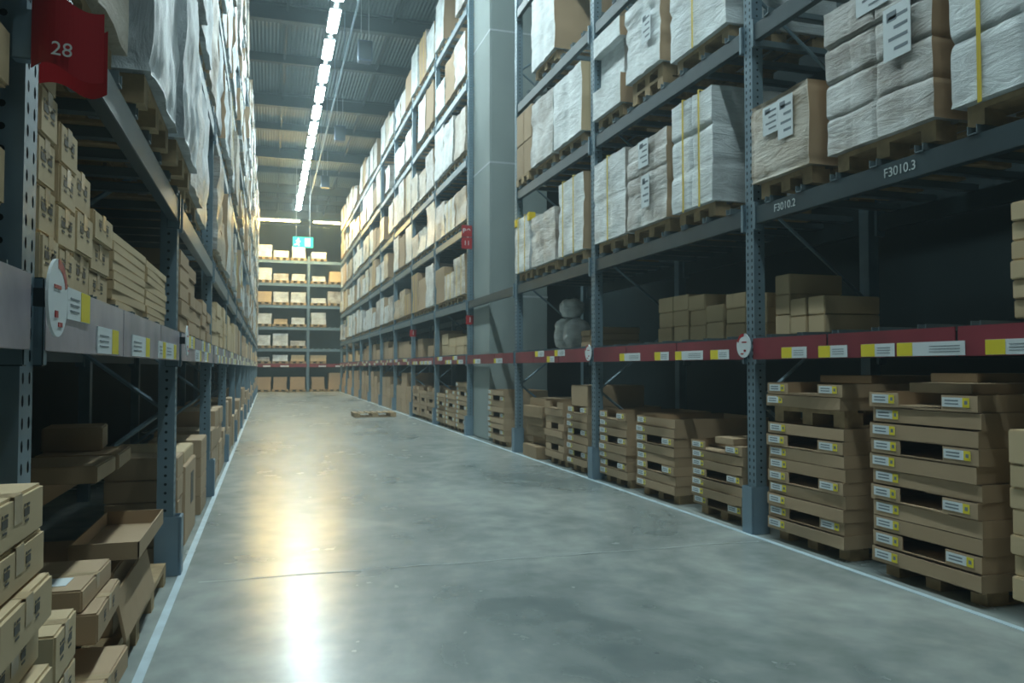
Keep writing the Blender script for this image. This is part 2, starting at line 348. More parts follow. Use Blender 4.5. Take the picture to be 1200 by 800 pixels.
def rack_bay(s, y0, y1, lev, label, fine=False, end_post=False, hp=HP, only=None, grp=None, bmat='beam', first_post=True):
    """s=+1 right row, -1 left row; local frame: origin on the rack face at y0, rack runs towards s*x"""
    X = XR if s > 0 else XL
    t = thing('pallet_rack_bay', (X, y0, 0), label, 'pallet rack', grp)
    L = y1-y0
    for k, yy in enumerate(([0] if first_post else []) + ([L] if end_post else [])):
        link('upright_post', post_mesh_s(hp, fine, s), t, (0, yy, 0))
        link('upright_post', post_mesh_s(hp, False, s), t, (s*(RD-.09), yy, 0))
        def br():
            b = MB(); n = int(hp/.75)
            for i in range(n):
                za, zb = .2+i*.75, .2+(i+1)*.75
                p, q = (.06, RD-.06) if i % 2 else (RD-.06, .06)
                b.cyl((s*p, 0, za), (s*q, 0, min(zb, hp-.1)), .014, 6)
            return b.mesh('frame_brace', [M['post']])
        link('frame_brace', cached(('brace', hp, s), br), t, (0, yy, 0))
        def gd():
            b = MB()
            xs = sorted((-s*.035, s*.10))
            b.box(xs[0], xs[1], -.064, -.052, .0, .34); b.box(xs[0], xs[1], .052, .064, 0, .34)
            xf = sorted((-s*.045, -s*.03)); b.box(xf[0], xf[1], -.064, .064, 0, .34)
            return b.mesh('post_guard', [M['guard']], .004)
        link('post_guard', cached(('guard', s), gd), t, (0, yy, 0))
    for li, lz in enumerate(lev):
        if only is not None and li not in only: continue
        z = lz*H
        def bm_():
            b = MB(); xs = sorted((-s*.012, s*.04)); b.box(xs[0], xs[1], .051, L-.066, 0, BH)
            xs = sorted((-s*.02, s*.05))
            b.box(xs[0], xs[1], .051, .085, -.04, BH+.04, 1); b.box(xs[0], xs[1], L-.1, L-.066, -.04, BH+.04, 1)
            return b.mesh('shelf_beam', [M[bmat], M['post']], .003)
        me = cached(('beam', round(L, 2), s, bmat), bm_)
        bo = link('shelf_beam', me, t, (0, 0, z))
        if first_post: link('shelf_beam', me, t, (s*(RD-.03), 0, z))
        def bars():
            b = MB(); n = 8
            for i in range(n):
                yy = .25 + (L-.5)*i/(n-1); xs = sorted((-s*.02, s*RD))
                b.box(xs[0], xs[1], yy-.03, yy-.024, BH, BH+.045); b.box(xs[0], xs[1], yy+.024, yy+.03, BH, BH+.045); b.box(xs[0], xs[1], yy-.03, yy+.03, BH, BH+.006)
            return b.mesh('deck_bars', [M['bars']])
        if first_post: link('deck_bars', cached(('bars', round(L, 2), s), bars), t, (0, 0, z))
        if li == 0:
            zt = .135*H if s < 0 else .122*H
            def sp():
                b = MB(); xs = sorted((-s*.022, -s*.016))
                b.box(xs[0], xs[1], .06, L*.36, -.005, zt); b.box(xs[0], xs[1], L*.365, L*.7, -.005, zt); b.box(xs[0], xs[1], L*.705, L-.06, -.005, zt)
                return b.mesh('sign_panel', [M['sign'] if s > 0 else M['signL']], .002)
            link('sign_panel', cached(('sp', round(L, 2), s), sp), bo)
            rnd = random.Random(int(y0*100)+ (s > 0))
            yy = .25
            while yy < L-.5:
                w = rnd.choice((.26, .34, .45)); hh = zt*.5
                if rnd.random() < (.8 if s > 0 else .97):
                    up = rnd.random() < (.25 if s > 0 else .45)
                    b = MB(); za = zt*.5 if up else .0; x0, x1 = sorted((-s*.0225, -s*.026))
                    b.box(x0, x1, yy, yy+w, za, za+hh, 0)
                    x0, x1 = sorted((-s*.0262, -s*.0272))
                    yf = yy+w if s > 0 else yy+w
                    b.box(x0, x1, yf-.11, yf, za+.001, za+hh-.001, 1)
                    for q in range(3): b.box(x0, x1, yy+.03, yy+w*.5, za+hh*(.25+.2*q), za+hh*(.3+.2*q), 2)
                    link('price_label', b.mesh('price_label', [M['label'], M['yellow'], M['labelink']]), bo)
                yy += w + rnd.choice((.02, .02, .12, .3))
    return t
Y_R = [4.2, 6.65, 9.0]
PR = [-.6*H, 1.8*H, 4.2*H, 6.65*H, 9.0*H, 11.4*H] + [(11.4+2.4*i)*H for i in range(1, 10)]
PL = [-.72*H, 1.68*H, 4.2*H, 6.65*H, 9.0*H, 11.4*H] + [(11.4+2.4*i)*H for i in range(1, 10)]
def bayname(k, side):
    return 'bay nearest the camera' if False else '%s bay of %s rack' % (ORD[k], side)
for k in range(1, len(PR)-1):
    grp = 'blue-grey rack bays'
    if k == 4:
        rack_bay(1, PR[k], PR[k+1], LEV_R, 'low grey rack bay around the concrete column, fourth in right row', True, False, 2.6, (0, 1), grp, 'beam', False); continue
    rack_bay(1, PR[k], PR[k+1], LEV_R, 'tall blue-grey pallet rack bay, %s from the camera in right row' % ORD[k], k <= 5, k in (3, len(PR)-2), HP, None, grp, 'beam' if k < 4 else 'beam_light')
rack_bay(-1, PL[0], PL[1], LEV_L, 'tall blue-grey pallet rack bay at left edge before the red flag', False, False, HP, None, 'blue-grey rack bays')
for k in range(1, len(PL)-1):
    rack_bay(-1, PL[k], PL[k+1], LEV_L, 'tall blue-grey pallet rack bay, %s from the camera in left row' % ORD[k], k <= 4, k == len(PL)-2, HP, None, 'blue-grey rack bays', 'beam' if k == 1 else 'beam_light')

# beam codes
for tx, ya in (('F3010.2', 3.84*H), ('F3010.3', 2.98*H)):
    o = link('beam_code', text_mesh(tx, .075, .0008, M['beamtext']))
    o.rotation_euler = (math.pi/2, 0, -math.pi/2)
    par = [p for p in COL.objects if p.get('label', '').startswith('tall blue-grey pallet rack bay, first') and 'right' in p['label']][0]
    bm_o = [c for c in COL.objects if c.parent == par and c.name.startswith('shelf_beam')][2]
    o.parent = bm_o; o.location = (-.0135, ya-PR[1], .066)

# concrete column
b = MB()
b.box(2.87*H, 2.87*H+1.0, 10.42*H, 11.33*H, 0, 10.28)
co = link('concrete_column', b.mesh('concrete_column', [M['column']], .02)); 
tag(co, 'grey painted concrete column rising between the right-hand rack rows', 'column')
for zz in (2.35, 4.55, 6.75, 8.9):
    b = MB(); b.box(2.87*H-.003, 2.87*H+1.003, 10.42*H-.003, 11.33*H+.003, zz, zz+.03); link('joint_band', b.mesh('joint_band', [M['lampbody']]), co)

# round discs on the posts, at sign board height
def disc(s, y, label):
    X = (XR-.055) if s > 0 else (XL+.055)
    t = thing('round_sign', (X, y, 1.13*H), label, 'sign', 'round discs on rack posts')
    def f():
        b = MB(); b.cyl((0,0,0), (-s*.006,0,0), .088, 28); return b.mesh('disc', [M['label']])
    link('disc', cached(('disc', s), f), t)
    def g():
        b = MB()
        n = 10; a0, a1 = math.radians(20), math.radians(95)
        for k in range(n):
            A, B = a0+(a1-a0)*k/n, a0+(a1-a0)*(k+1)/n
            b.quad([(-s*.0065, math.cos(A)*.066, math.sin(A)*.066), (-s*.0065, math.cos(A)*.088, math.sin(A)*.088), (-s*.0065, math.cos(B)*.088, math.sin(B)*.088), (-s*.0065, math.cos(B)*.066, math.sin(B)*.066)])
        x0, x1 = sorted((-s*.006, -s*.008)); b.box(x0, x1, -.03, -.005, -.045, -.03); b.box(x0, x1, .0, .035, -.065, -.055); b.box(x0, x1, -.04, .02, .02, .028)
        return b.mesh('printed_arc', [M['red']])
    link('printed_arc', cached(('arc', s), g), t)
    def h():
        b = MB(); x0, x1 = sorted((0, s*.04)); b.box(x0, x1, -.02, .02, -.02, .02); return b.mesh('clip', [M['hole']])
    link('clip', cached(('clip', s), h), t)
disc(-1, PL[1], 'white round disc sign with red print on the left foreground post')
disc(1, PR[2], 'white round disc sign on the nearest whole right-hand rack post')
disc(1, PR[3], 'small white round disc sign on second right-hand rack post')
disc(-1, PL[2], 'white round disc sign on second left-hand rack post')

# red flag "28"
t = thing('aisle_flag', (XL+.02, PL[1]-.055, 1.845), 'red folded aisle flag with white number 28 on left post', 'sign')
b = MB(); n = 16; zt, zb = .155, .0
pts = []
for i in range(n+1):
    u = i/n; x = .0 + u*.138; y = -.035 - .028*math.sin(u*math.pi*1.25) ; pts.append((x, y, .012*math.sin(u*math.pi*2) - .012*u))
for th in (0, .003):
    for (xa, ya, za), (xb, yb, zb_) in zip(pts, pts[1:]):
        q = [(xa, ya+th, zb+za), (xb, yb+th, zb+zb_), (xb, yb+th, zt+zb_), (xa, ya+th, zt+za)]
        b.quad(q if th == 0 else q[::-1])
fm = b.mesh('flag_front', [M['red']])
for p in fm.polygons: p.use_smooth = True
link('flag_front', fm, t)
b = MB()
for i in range(n):
    (xa, ya, za), (xb, yb, zb_) = pts[i], pts[i+1]
    f = lambda x: .04 + .0*x
    b.quad([(xa, -ya*.0+.03+.02*math.sin(i/n*3.14), -.012+za), (xb, .03+.02*math.sin((i+1)/n*3.14), -.012+zb_), (xb, .03+.02*math.sin((i+1)/n*3.14), zt-.02+zb_), (xa, .03+.02*math.sin(i/n*3.14), zt-.02+za)][::-1])
link('flag_back', b.mesh('flag_back', [M['red']]), t)
b = MB(); b.box(-.04, .01, -.03, .004, .02, .13); link('flag_clip', b.mesh('flag_clip', [M['post']], .003), t)
o = link('number_text', text_mesh('28', .042, .0008, M['white']), t, (.066, -.0665, .034)); o.rotation_euler = (math.pi/2, math.radians(3), math.radians(8))

# red location plates by the column
def red_plate(y, z, w, h, txt, label, rows=1, x=XR+.02):
    t = thing('location_plate', (x, y-.06, z), label, 'sign', 'red location plates on right-hand posts')
    b = MB()
    for r in range(rows): b.box(-w/2, w/2, -.004, .004, -h/2 - r*(h+.015), h/2 - r*(h+.015))
    link('plate', b.mesh('plate', [M['red']], .002), t)
    for r in range(rows):
        o = link('plate_text', text_mesh(txt[r], h*(.58 if len(txt[r]) > 1 else .8), .001, M['white']), t, (0, -.0055, -r*(h+.015))); o.rotation_euler = (math.pi/2, 0, 0)
red_plate(PR[5], 3.60, .19, .20, ['P↑', '11'], 'double red plate marked 11 high on post beyond the column', 2, XR-.03)
red_plate(PR[5], 2.03, .15, .16, ['1'], 'small red plate low on the post beyond the column', 1, XR+.03)
red_plate(PR[7], 2.03, .17, .17, ['1'], 'small red plate on a far post well beyond the column', 1, XR+.03)

# ------------------------------------------------------------------ goods
def carton_mesh(w, d, h, mat):
    def f():
        b = MB(); b.box(-w/2, w/2, -d/2, d/2, 0, h); return b.mesh('carton', [M[mat]], min(.006, h*.08))
    return cached(('ct', w, d, h, mat), f)
def tape_mesh(w, d, h):
    def f():
        b = MB(); b.box(-w/2-.0008, w/2+.0008, -.024, .024, h-.0005, h+.0008)
        for x in (-w/2-.0012, w/2+.0004): b.box(x, x+.0008, -.024, .024, h-.05, h)
        return b.mesh('packing_tape', [M['tape']])
    return cached(('tp', w, d, h), f)
def print_mesh(w, d, h, s):
    def f():
        b = MB(); x = -s*(w/2+.0006); x0, x1 = sorted((x, x-s*.0006)); k = min(h, .2)
        for yy in (-d*.22, d*.16):
            b.box(x0, x1, yy-k*.18, yy+k*.18, h*.5, h*.5+k*.16); b.box(x0, x1, yy-k*.18, yy-k*.10, h*.5+k*.2, h*.5+k*.26); b.box(x0, x1, yy-k*.02, yy+k*.2, h*.5+k*.2, h*.5+k*.25)
            b.box(x0, x1, yy-k*.12, yy+k*.14, h*.5-k*.12, h*.5-k*.07)
        return b.mesh('printed_marks', [M['ink']])
    return cached(('pm', w, d, h, s), f)
def carton(x, y, z, w, d, h, label, s=1, mat='kraft', rz=0, near=False, paper=False, name='cardboard_carton', group=None, marks=True):
    w, d, h = round(w, 2), round(d, 2), round(h, 3)
    t = link(name, carton_mesh(w, d, h, mat), None, (x, y, z)); t.rotation_euler.z = rz
    tag(t, label, 'carton', group)
    if near:
        link('packing_tape', tape_mesh(w, d, h), t)
        if marks: link('printed_marks', print_mesh(w, d, h, s), t)
    if paper:
        b = MB(); b.box(-w*.10, w*.34, -d*.36, -d*.12, h+.001, h+.0025); link('paper_label', b.mesh('paper_label', [M['label']]), t)
    return t

def low_pallet(ly, lx):
    def f():
        me = pallet_mesh(ly, lx).copy()
        for v in me.vertices: v.co.z *= .72
        return me
    return cached(('lowpal', round(ly, 2), round(lx, 2)), f)
def pallet_mesh(ly, lx):
    def f():
        b = MB(); 
        for i in range(3):
            y = -ly/2 + (ly-.1)*i/2
            b.box(-lx/2, lx/2, y, y+.1, 0, .02)
            for x in (-lx/2, -.07, lx/2-.14): b.box(x, x+.14, y, y+.1, .02, .10)
        for i in range(3):
            x = (-lx/2, -.07, lx/2-.14)[i]; b.box(x, x+.14, -ly/2, ly/2, .10, .118)
        n = max(4, int(lx/.135))
        for i in range(n):
            x = -lx/2 + (lx-.1)*i/(n-1); b.box(x, x+.1, -ly/2, ly/2, .118, .138)
        me = b.mesh('wooden_pallet', [M['pallet']])
        for v in me.vertices: v.co.z *= .11/.138
        return me
    return cached(('pal', round(ly, 2), round(lx, 2)), f)
PALH = .11
def wrapped_mesh(lx, ly, h, ny, nz, mats, res, seed, rough=.010):
    """film-wrapped block of cartons: one skin, joints drawn in, creased"""
    def f():
        bm = bmesh.new()
        rnd = random.Random(seed)
        offs = [(rnd.uniform(-1, 1)*rough*.9, rnd.uniform(-1, 1)*rough*.9) for _ in range(nz+1)]
        nY, nZ, nX = max(4, int(ly*res)), max(4, int(h*res)), max(3, int(lx*res*.6))
        def disp(p):
            x, y, z = p
            fz = (z/h*nz) % 1; g = max(0, 1-min(fz, 1-fz)*nz*.0 - min(fz, 1-fz)/.10) if 0.02 < z/h < .98 else 0
            fy = ((y/ly+.5)*ny) % 1; g2 = max(0, 1-min(fy, 1-fy)/.07) if abs(y/ly) < .47 else 0
            k = 1 - .028*max(g, g2*.9)
            o = offs[min(nz, int(z/h*nz*.999))]
            v = noise.noise_vector(Vector((x*4+seed, y*4, z*4)))*rough + noise.noise_vector(Vector((x*13, y*13+seed, z*9)))*rough*.4
            return (x*k+o[0]+v.x, y*k+o[1]+v.y, z + (v.z if 0 < z else 0))
        def grid(fn, a, c, mi):
            vs = [[bm.verts.new(disp(fn(i/a, j/c))) for j in range(c+1)] for i in range(a+1)]
            for i in range(a):
                for j in range(c):
                    q = bm.faces.new((vs[i][j], vs[i+1][j], vs[i+1][j+1], vs[i][j+1])); q.material_index = mi; q.smooth = True
        X, Y = lx/2, ly/2
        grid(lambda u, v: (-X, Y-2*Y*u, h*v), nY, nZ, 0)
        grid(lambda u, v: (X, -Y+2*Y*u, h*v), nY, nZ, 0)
        grid(lambda u, v: (-X+2*X*u, -Y, h*v), nX, nZ, 1)  # ends take their own material; the sides' lamp sheen is put into colour
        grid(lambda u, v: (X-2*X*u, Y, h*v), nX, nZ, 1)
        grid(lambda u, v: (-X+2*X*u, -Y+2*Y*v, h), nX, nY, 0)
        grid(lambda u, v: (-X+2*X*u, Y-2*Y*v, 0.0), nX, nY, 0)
        bmesh.ops.remove_doubles(bm, verts=list(bm.verts), dist=.0008)
        me = bpy.data.meshes.new('wrapped_goods'); bm.to_mesh(me); bm.free()
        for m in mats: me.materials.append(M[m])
        me.set_sharp_from_angle(angle=math.radians(40)); return me
    return cached(('wr', lx, ly, h, ny, nz, tuple(mats), res, seed), f)
def strap_mesh(lx, ly, h, s):
    def f():
        b = MB(); x0, x1 = -lx/2-.014, lx/2+.014
        b.box(x0, x0+.003, -.012, .012, -.02, h+.012); b.box(x1-.003, x1, -.012, .012, -.02, h+.012); b.box(x0, x1, -.012, .012, h+.01, h+.014)
        return b.mesh('strap', [M['strap']])
    return cached(('st', lx, h, s), f)
def sheet_mesh(w, h, s, angle=0):
    def f():
        b = MB(); x0, x1 = sorted((0, -s*.003)); b.box(x0, x1, -w/2, w/2, 0, h, 0)
        x0, x1 = sorted((-s*.003, -s*.004))
        for q in range(4): b.box(x0, x1, -w*.4, w*(.3 if q % 2 else .1), h*(.15+.2*q), h*(.21+.2*q), 1)
        b.box(x0, x1, w*.0, w*.36, h*.72, h*.9, 1)
        return b.mesh('document_label', [M['label'], M['labelink']])
    return cached(('sh', w, h, s), f)
KIND = {'film_white': 'white film-wrapped pallet load', 'film_grey': 'grey film-wrapped pallet load', 'film_brown': 'brown film-wrapped pallet load',
        'film_vert': 'white film-shrouded pallet load', 'kraft': 'bare cardboard pallet load', 'kraft_pale': 'pale cardboard pallet load', 'dark': 'dark wrapped pallet load'}
def load(s, y0, y1, zb, h, where, mat='film_white', end='kraft', ny=2, nz=3, lx=1.0, straps=(), sheets=(), out=.03, pal=1, res=10, seed=1, label=None, rough=.010, corner=False, group='film-wrapped pallet loads on the racks'):
    """pallet load whose bottom rests at zb; goods h tall above the pallet(s)"""
    X = XR if s > 0 else XL
    ly = round(y1-y0, 2); h = round(h, 2); xc = X + s*(lx/2 - out); yc = (y0+y1)/2
    t = thing('pallet_load', (xc, yc, zb), label or (KIND[mat] + ', ' + where), 'pallet load', group)
    for i in range(pal): link('wooden_pallet', pallet_mesh(ly-.08, lx-.10), t, (0, 0, i*PALH))
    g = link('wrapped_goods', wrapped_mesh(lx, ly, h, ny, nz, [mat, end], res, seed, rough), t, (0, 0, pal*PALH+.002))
    for u in straps: link('strap', strap_mesh(lx, ly, h, s), t, (0, -ly/2+ly*u, pal*PALH+.002))
    for (u, v, w, hh) in sheets: link('document_label', sheet_mesh(w, hh, s), g, (-s*(lx/2+.012), -ly/2+ly*u, h*v))
    if corner:
        b = MB()
        for yy in (-ly/2-.01, ly/2-.07): 
            x0, x1 = sorted((-s*(lx/2+.015), -s*(lx/2-.08))); b.box(x0, x1, yy, yy+.08, h-.10, h+.012)
        link('yellow_corner_cap', b.mesh('yellow_corner_cap', [M['yellowcap']], .005), g)
    return t
def deck(lev, li): return lev[li]*H + BH + .047
POSN = ('near end', 'middle', 'far end')
def where(k, li, p, side): return '%s of %s shelf, %s bay of %s rack' % (POSN[p], ORD[li+1], ORD[k], side)

# ---- explicit loads of the right rack (Y in units of H, as read from the photograph)
d2, d3, d4 = deck(LEV_R, 1), deck(LEV_R, 2), deck(LEV_R, 3)
h = lambda top, dk: top*H - dk - PALH
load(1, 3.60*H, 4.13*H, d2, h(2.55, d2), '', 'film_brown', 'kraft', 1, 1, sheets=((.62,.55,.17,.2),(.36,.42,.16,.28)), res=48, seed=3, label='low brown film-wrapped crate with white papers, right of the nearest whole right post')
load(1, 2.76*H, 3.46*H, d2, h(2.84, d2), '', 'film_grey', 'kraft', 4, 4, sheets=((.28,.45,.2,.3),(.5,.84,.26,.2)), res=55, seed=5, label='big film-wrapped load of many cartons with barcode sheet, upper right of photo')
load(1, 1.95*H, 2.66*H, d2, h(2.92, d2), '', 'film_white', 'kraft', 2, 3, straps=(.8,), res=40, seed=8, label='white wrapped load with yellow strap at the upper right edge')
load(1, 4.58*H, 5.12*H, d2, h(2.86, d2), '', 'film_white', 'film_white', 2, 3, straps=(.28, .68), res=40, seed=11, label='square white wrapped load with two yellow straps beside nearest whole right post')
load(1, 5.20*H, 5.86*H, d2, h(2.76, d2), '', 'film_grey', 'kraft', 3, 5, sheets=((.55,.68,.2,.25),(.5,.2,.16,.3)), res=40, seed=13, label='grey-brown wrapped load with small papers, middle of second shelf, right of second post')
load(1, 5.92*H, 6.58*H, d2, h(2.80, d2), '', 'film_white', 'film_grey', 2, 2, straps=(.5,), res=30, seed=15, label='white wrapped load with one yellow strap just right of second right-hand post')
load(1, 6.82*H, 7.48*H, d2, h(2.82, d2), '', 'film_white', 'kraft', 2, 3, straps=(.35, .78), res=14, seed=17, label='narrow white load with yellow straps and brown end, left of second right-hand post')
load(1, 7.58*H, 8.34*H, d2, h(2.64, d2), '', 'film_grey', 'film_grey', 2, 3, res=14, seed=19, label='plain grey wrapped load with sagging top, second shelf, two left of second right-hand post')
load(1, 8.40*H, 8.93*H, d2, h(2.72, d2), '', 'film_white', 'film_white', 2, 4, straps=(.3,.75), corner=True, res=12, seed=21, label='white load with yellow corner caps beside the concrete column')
# third shelf
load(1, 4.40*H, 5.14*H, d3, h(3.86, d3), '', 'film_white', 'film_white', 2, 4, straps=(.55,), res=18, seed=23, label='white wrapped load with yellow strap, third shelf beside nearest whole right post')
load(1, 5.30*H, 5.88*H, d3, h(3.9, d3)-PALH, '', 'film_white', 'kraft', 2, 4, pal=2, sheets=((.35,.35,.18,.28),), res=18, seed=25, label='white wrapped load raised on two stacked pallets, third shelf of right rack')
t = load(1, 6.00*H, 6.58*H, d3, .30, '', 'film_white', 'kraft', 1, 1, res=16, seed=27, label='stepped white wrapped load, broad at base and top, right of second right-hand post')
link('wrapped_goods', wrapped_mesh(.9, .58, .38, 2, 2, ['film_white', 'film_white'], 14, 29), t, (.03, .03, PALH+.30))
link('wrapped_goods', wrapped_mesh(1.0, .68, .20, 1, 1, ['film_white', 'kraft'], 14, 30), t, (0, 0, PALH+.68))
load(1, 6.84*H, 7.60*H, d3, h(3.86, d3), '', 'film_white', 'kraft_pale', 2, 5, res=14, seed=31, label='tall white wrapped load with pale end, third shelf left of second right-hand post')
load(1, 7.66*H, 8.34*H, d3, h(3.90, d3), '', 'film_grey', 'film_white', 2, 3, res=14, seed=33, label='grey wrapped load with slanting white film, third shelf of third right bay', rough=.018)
# bare cartons on the third shelf beside the column
k = 0
link_p = tag(link('wooden_pallet', pallet_mesh(.56, .98), None, (XR+.46, 8.67*H, d3)), 'wooden pallet under bare brown cartons beside the concrete column', 'pallet')
for r in range(2):
    for c in range(2):
        carton(XR+.22+.0, 8.50*H+c*.33, d3+PALH+r*.45, .48, .32, .44, '%s %s bare brown carton on third shelf beside the concrete column' % (('lower','upper')[r], ('near','far')[c]), near=False)
        k += 1
# fourth shelf, only its lowest edge is in the frame
load(1, 7.60*H, 8.34*H, d4+.05, .95, '', 'film_white', 'kraft', 2, 3, res=14, seed=37, label='white wrapped load with brown end alone on fourth shelf of third right bay')
load(1, 5.3*H, 6.0*H, d4, .9, '', 'film_white', 'kraft', 2, 3, res=10, seed=39, label='white wrapped load on fourth shelf of second right bay, mostly above the frame')

# ---- generated loads: beyond the column on the right, and all the left row
rnd = random.Random(7)
cnt = 0
def fill_bay(s, k, side, P, LEV, levels, kinds, full=.95, skip=()):
    global cnt
    for li in levels:
        dk = deck(LEV, li)
        nxt = (LEV[li+1]*H if li+1 < len(LEV) else dk+1.25)
        L = P[k+1]-P[k]-.14
        w = L/3
        for p in range(3):
            y0 = P[k]+.07+p*w+.02; y1 = y0+w-.05
            if rnd.random() > full or (k, li, p) in skip: continue
            X = XR if s > 0 else XL
            xs = sorted((X, X+s*1.0))
            if not inview(xs[0], xs[1], y0, y1, dk, nxt): continue
            avail = nxt-dk-PALH-.05
            hh = round(avail*rnd.choice((.55, .7, .8, .88, .95)), 1)
            mat = rnd.choice(kinds)
            far = y0 > 16
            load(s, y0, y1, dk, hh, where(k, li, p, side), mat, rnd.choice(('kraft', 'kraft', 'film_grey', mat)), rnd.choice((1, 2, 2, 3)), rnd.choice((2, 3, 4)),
                 straps=((.3, .7) if rnd.random() < .12 else ()), out=rnd.uniform(.0, .05) + (.02 if s < 0 else 0), res=(5 if far else 10), seed=rnd.randint(1, 6), rough=.018 if s < 0 else .012)
            cnt += 1
kr = ['film_white', 'film_white', 'film_white', 'film_grey', 'film_brown', 'kraft']
for k in range(5, 14): fill_bay(1, k, 'right', PR, LEV_R, range(1, 6), kr)
# left row: near bays by hand on the second shelf
e2, e3 = deck(LEV_L, 1), deck(LEV_L, 2)
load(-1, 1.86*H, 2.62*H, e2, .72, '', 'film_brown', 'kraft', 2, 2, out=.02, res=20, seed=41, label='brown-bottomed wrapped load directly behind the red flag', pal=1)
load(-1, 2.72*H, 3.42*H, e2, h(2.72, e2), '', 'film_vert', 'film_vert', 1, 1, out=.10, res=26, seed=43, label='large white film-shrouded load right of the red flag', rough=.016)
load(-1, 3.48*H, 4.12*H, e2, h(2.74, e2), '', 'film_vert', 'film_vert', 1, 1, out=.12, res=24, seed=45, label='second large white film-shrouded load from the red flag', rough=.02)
kl = ['film_vert', 'film_vert', 'film_white', 'film_brown', 'film_grey']
for k in range(1, 14): fill_bay(-1, k, 'left', PL, LEV_L, range(2 if k == 1 else 1, 6), kl)

# ------------------------------------------------------------------ cardboard trays on the floor, right
def tray_mesh(ly, lx, ht, hole, bow):
    def f():
        b = MB(); t = .006; n = 10
        b.box(-lx/2, lx/2, -ly/2, ly/2, 0, t)
        b.box(lx/2-t, lx/2, -ly/2, ly/2, t, ht); 
        b.box(-lx/2+.004, lx/2, -ly/2, -ly/2+t, t, ht); b.box(-lx/2+.004, lx/2, ly/2-t, ly/2, t, ht)
        h0, h1 = (.30, .64)
        for i in range(n):
            u0, u1 = i/n, (i+1)/n
            ya, yb = -ly/2+ly*u0, -ly/2+ly*u1
            o0, o1 = bow*math.sin(math.pi*u0), bow*math.sin(math.pi*u1)
            mid = (u0+u1)/2
            if hole and .33 < mid < .67: continue     # open hand hole in the aisle-side wall
            zt0, zt1 = ht-.004, ht-.004
            V = [(-lx/2, ya, 0), (-lx/2, yb, 0), (-lx/2-o1, yb, zt1), (-lx/2-o0, ya, zt0), (-lx/2+t, ya, 0), (-lx/2+t, yb, 0), (-lx/2+t-o1, yb, zt1), (-lx/2+t-o0, ya, zt0)]
            i0 = len(b.v); b.v += V
            for q in ((1,0,3,2),(4,5,6,7),(0,4,7,3),(5,1,2,6),(2,3,7,6),(0,1,5,4)): b.f.append(tuple(i0+k for k in q)); b.m.append(0)
        if hole: b.box(-lx/2, -lx/2+t, -ly/2+ly*.3, -ly/2+ly*.7, 0, ht*.1)
        return b.mesh('cardboard_tray', [M['kraft']])
    return cached(('tray', ly, lx, ht, hole, bow), f)
def tlabel(w, hh):
    def f():
        b = MB(); b.box(-.0016, 0, -w/2, w/2, 0, hh, 0)
        b.box(-.0022, -.0016, -w/2, -w/2+.05*w/.2, 0, hh, 1)
        for q in range(2): b.box(-.0022, -.0016, -w*.1, w*.4, hh*(.25+.35*q), hh*(.4+.35*q), 2)
        b.box(-.0028, -.0022, -w/2+.012, -w/2+.03, hh*.3, hh*.7, 2)
        return b.mesh('shipping_label', [M['label'], M['yellow'], M['labelink']])
    return cached(('tl', w, hh), f)
def tray_stack(y0, y1, n, desc, ht=.083, lx=.95, mid=None, z0=0, pallet=True, phase=0, lab=True, grp='stacked cardboard trays'):
    ly = round(y1-y0, 2); yc = (y0+y1)/2; z = z0
    r = random.Random(desc)
    xc = XR+.02+lx/2
    if pallet:
        tag(link('wooden_pallet', low_pallet(ly-.06, lx-.08), None, (xc+.03, yc, z)), 'wooden pallet on the floor under %s' % desc, 'pallet'); z += PALH*.72+.001
    for i in range(n):
        if mid and i == mid:
            tag(link('wooden_pallet', pallet_mesh(ly-.06, lx-.04), None, (xc+.02, yc, z+.001)), 'wooden pallet set within %s' % desc, 'pallet'); z += PALH+.002
        hole = (i+phase) % 3 == 1
        bow = r.choice((0, 0, .012, .02)) if not hole else 0
        o = link('cardboard_tray', tray_mesh(ly, lx, ht, hole, bow), None, (xc + r.uniform(-.012, .012), yc + r.uniform(-.012, .012), z)); o.rotation_euler.z = r.uniform(-.012, .012)
        nm = 'top' if i == n-1 else ('bottom' if i == 0 else '%s from bottom' % ORD[i+1])
        tag(o, 'brown cardboard tray, %s in %s' % (nm, desc), 'tray', grp)
        if lab:
            # labels must lie on the wall; the bowed wall leans out, so use a matching offset
            link('shipping_label', tlabel(.17 if ly > .6 else .13, ht*.55), o, (-lx/2-.0015-bow*.33, ly/2-.11, ht*.28))
            if hole: link('shipping_label', tlabel(.17 if ly > .6 else .13, ht*.55), o, (-lx/2-.0015, -ly/2+.13, ht*.28))
        z += ht + .001
    return z
zt = tray_stack(2.60*H, 3.22*H, 11, 'second stack right of the nearest whole post', ht=.088, phase=0)
carton(XR+.38, 2.85*H, zt, .6, .42, .055, 'flat brown carton on top of second tray stack right of nearest post', marks=False)
carton(XR+.55, 2.95*H, zt+.056, .5, .32, .05, 'small flat carton topmost on second tray stack right of nearest post', mat='kraft_dark')
zt = tray_stack(3.42*H, 4.06*H, 11, 'first stack right of the nearest whole post', ht=.081, mid=9, phase=0)
carton(XR+.62, 3.7*H, zt, .6, .5, .05, 'flat brown carton lying on first tray stack right of nearest post', mat='kraft_dark')
zt = tray_stack(4.32*H, 4.94*H, 7, 'low stack left of the nearest whole post', ht=.074, phase=1)
carton(XR+.16, 4.52*H, zt, .3, .26, .05, 'small brown carton on low tray stack left of nearest post', marks=False)
tray_stack(5.2*H, 5.82*H, 8, 'second stack left of the nearest whole post', ht=.082, phase=2)
tray_stack(6.0*H, 6.56*H, 8, 'stack right beside the second right-hand post', ht=.082, phase=0)
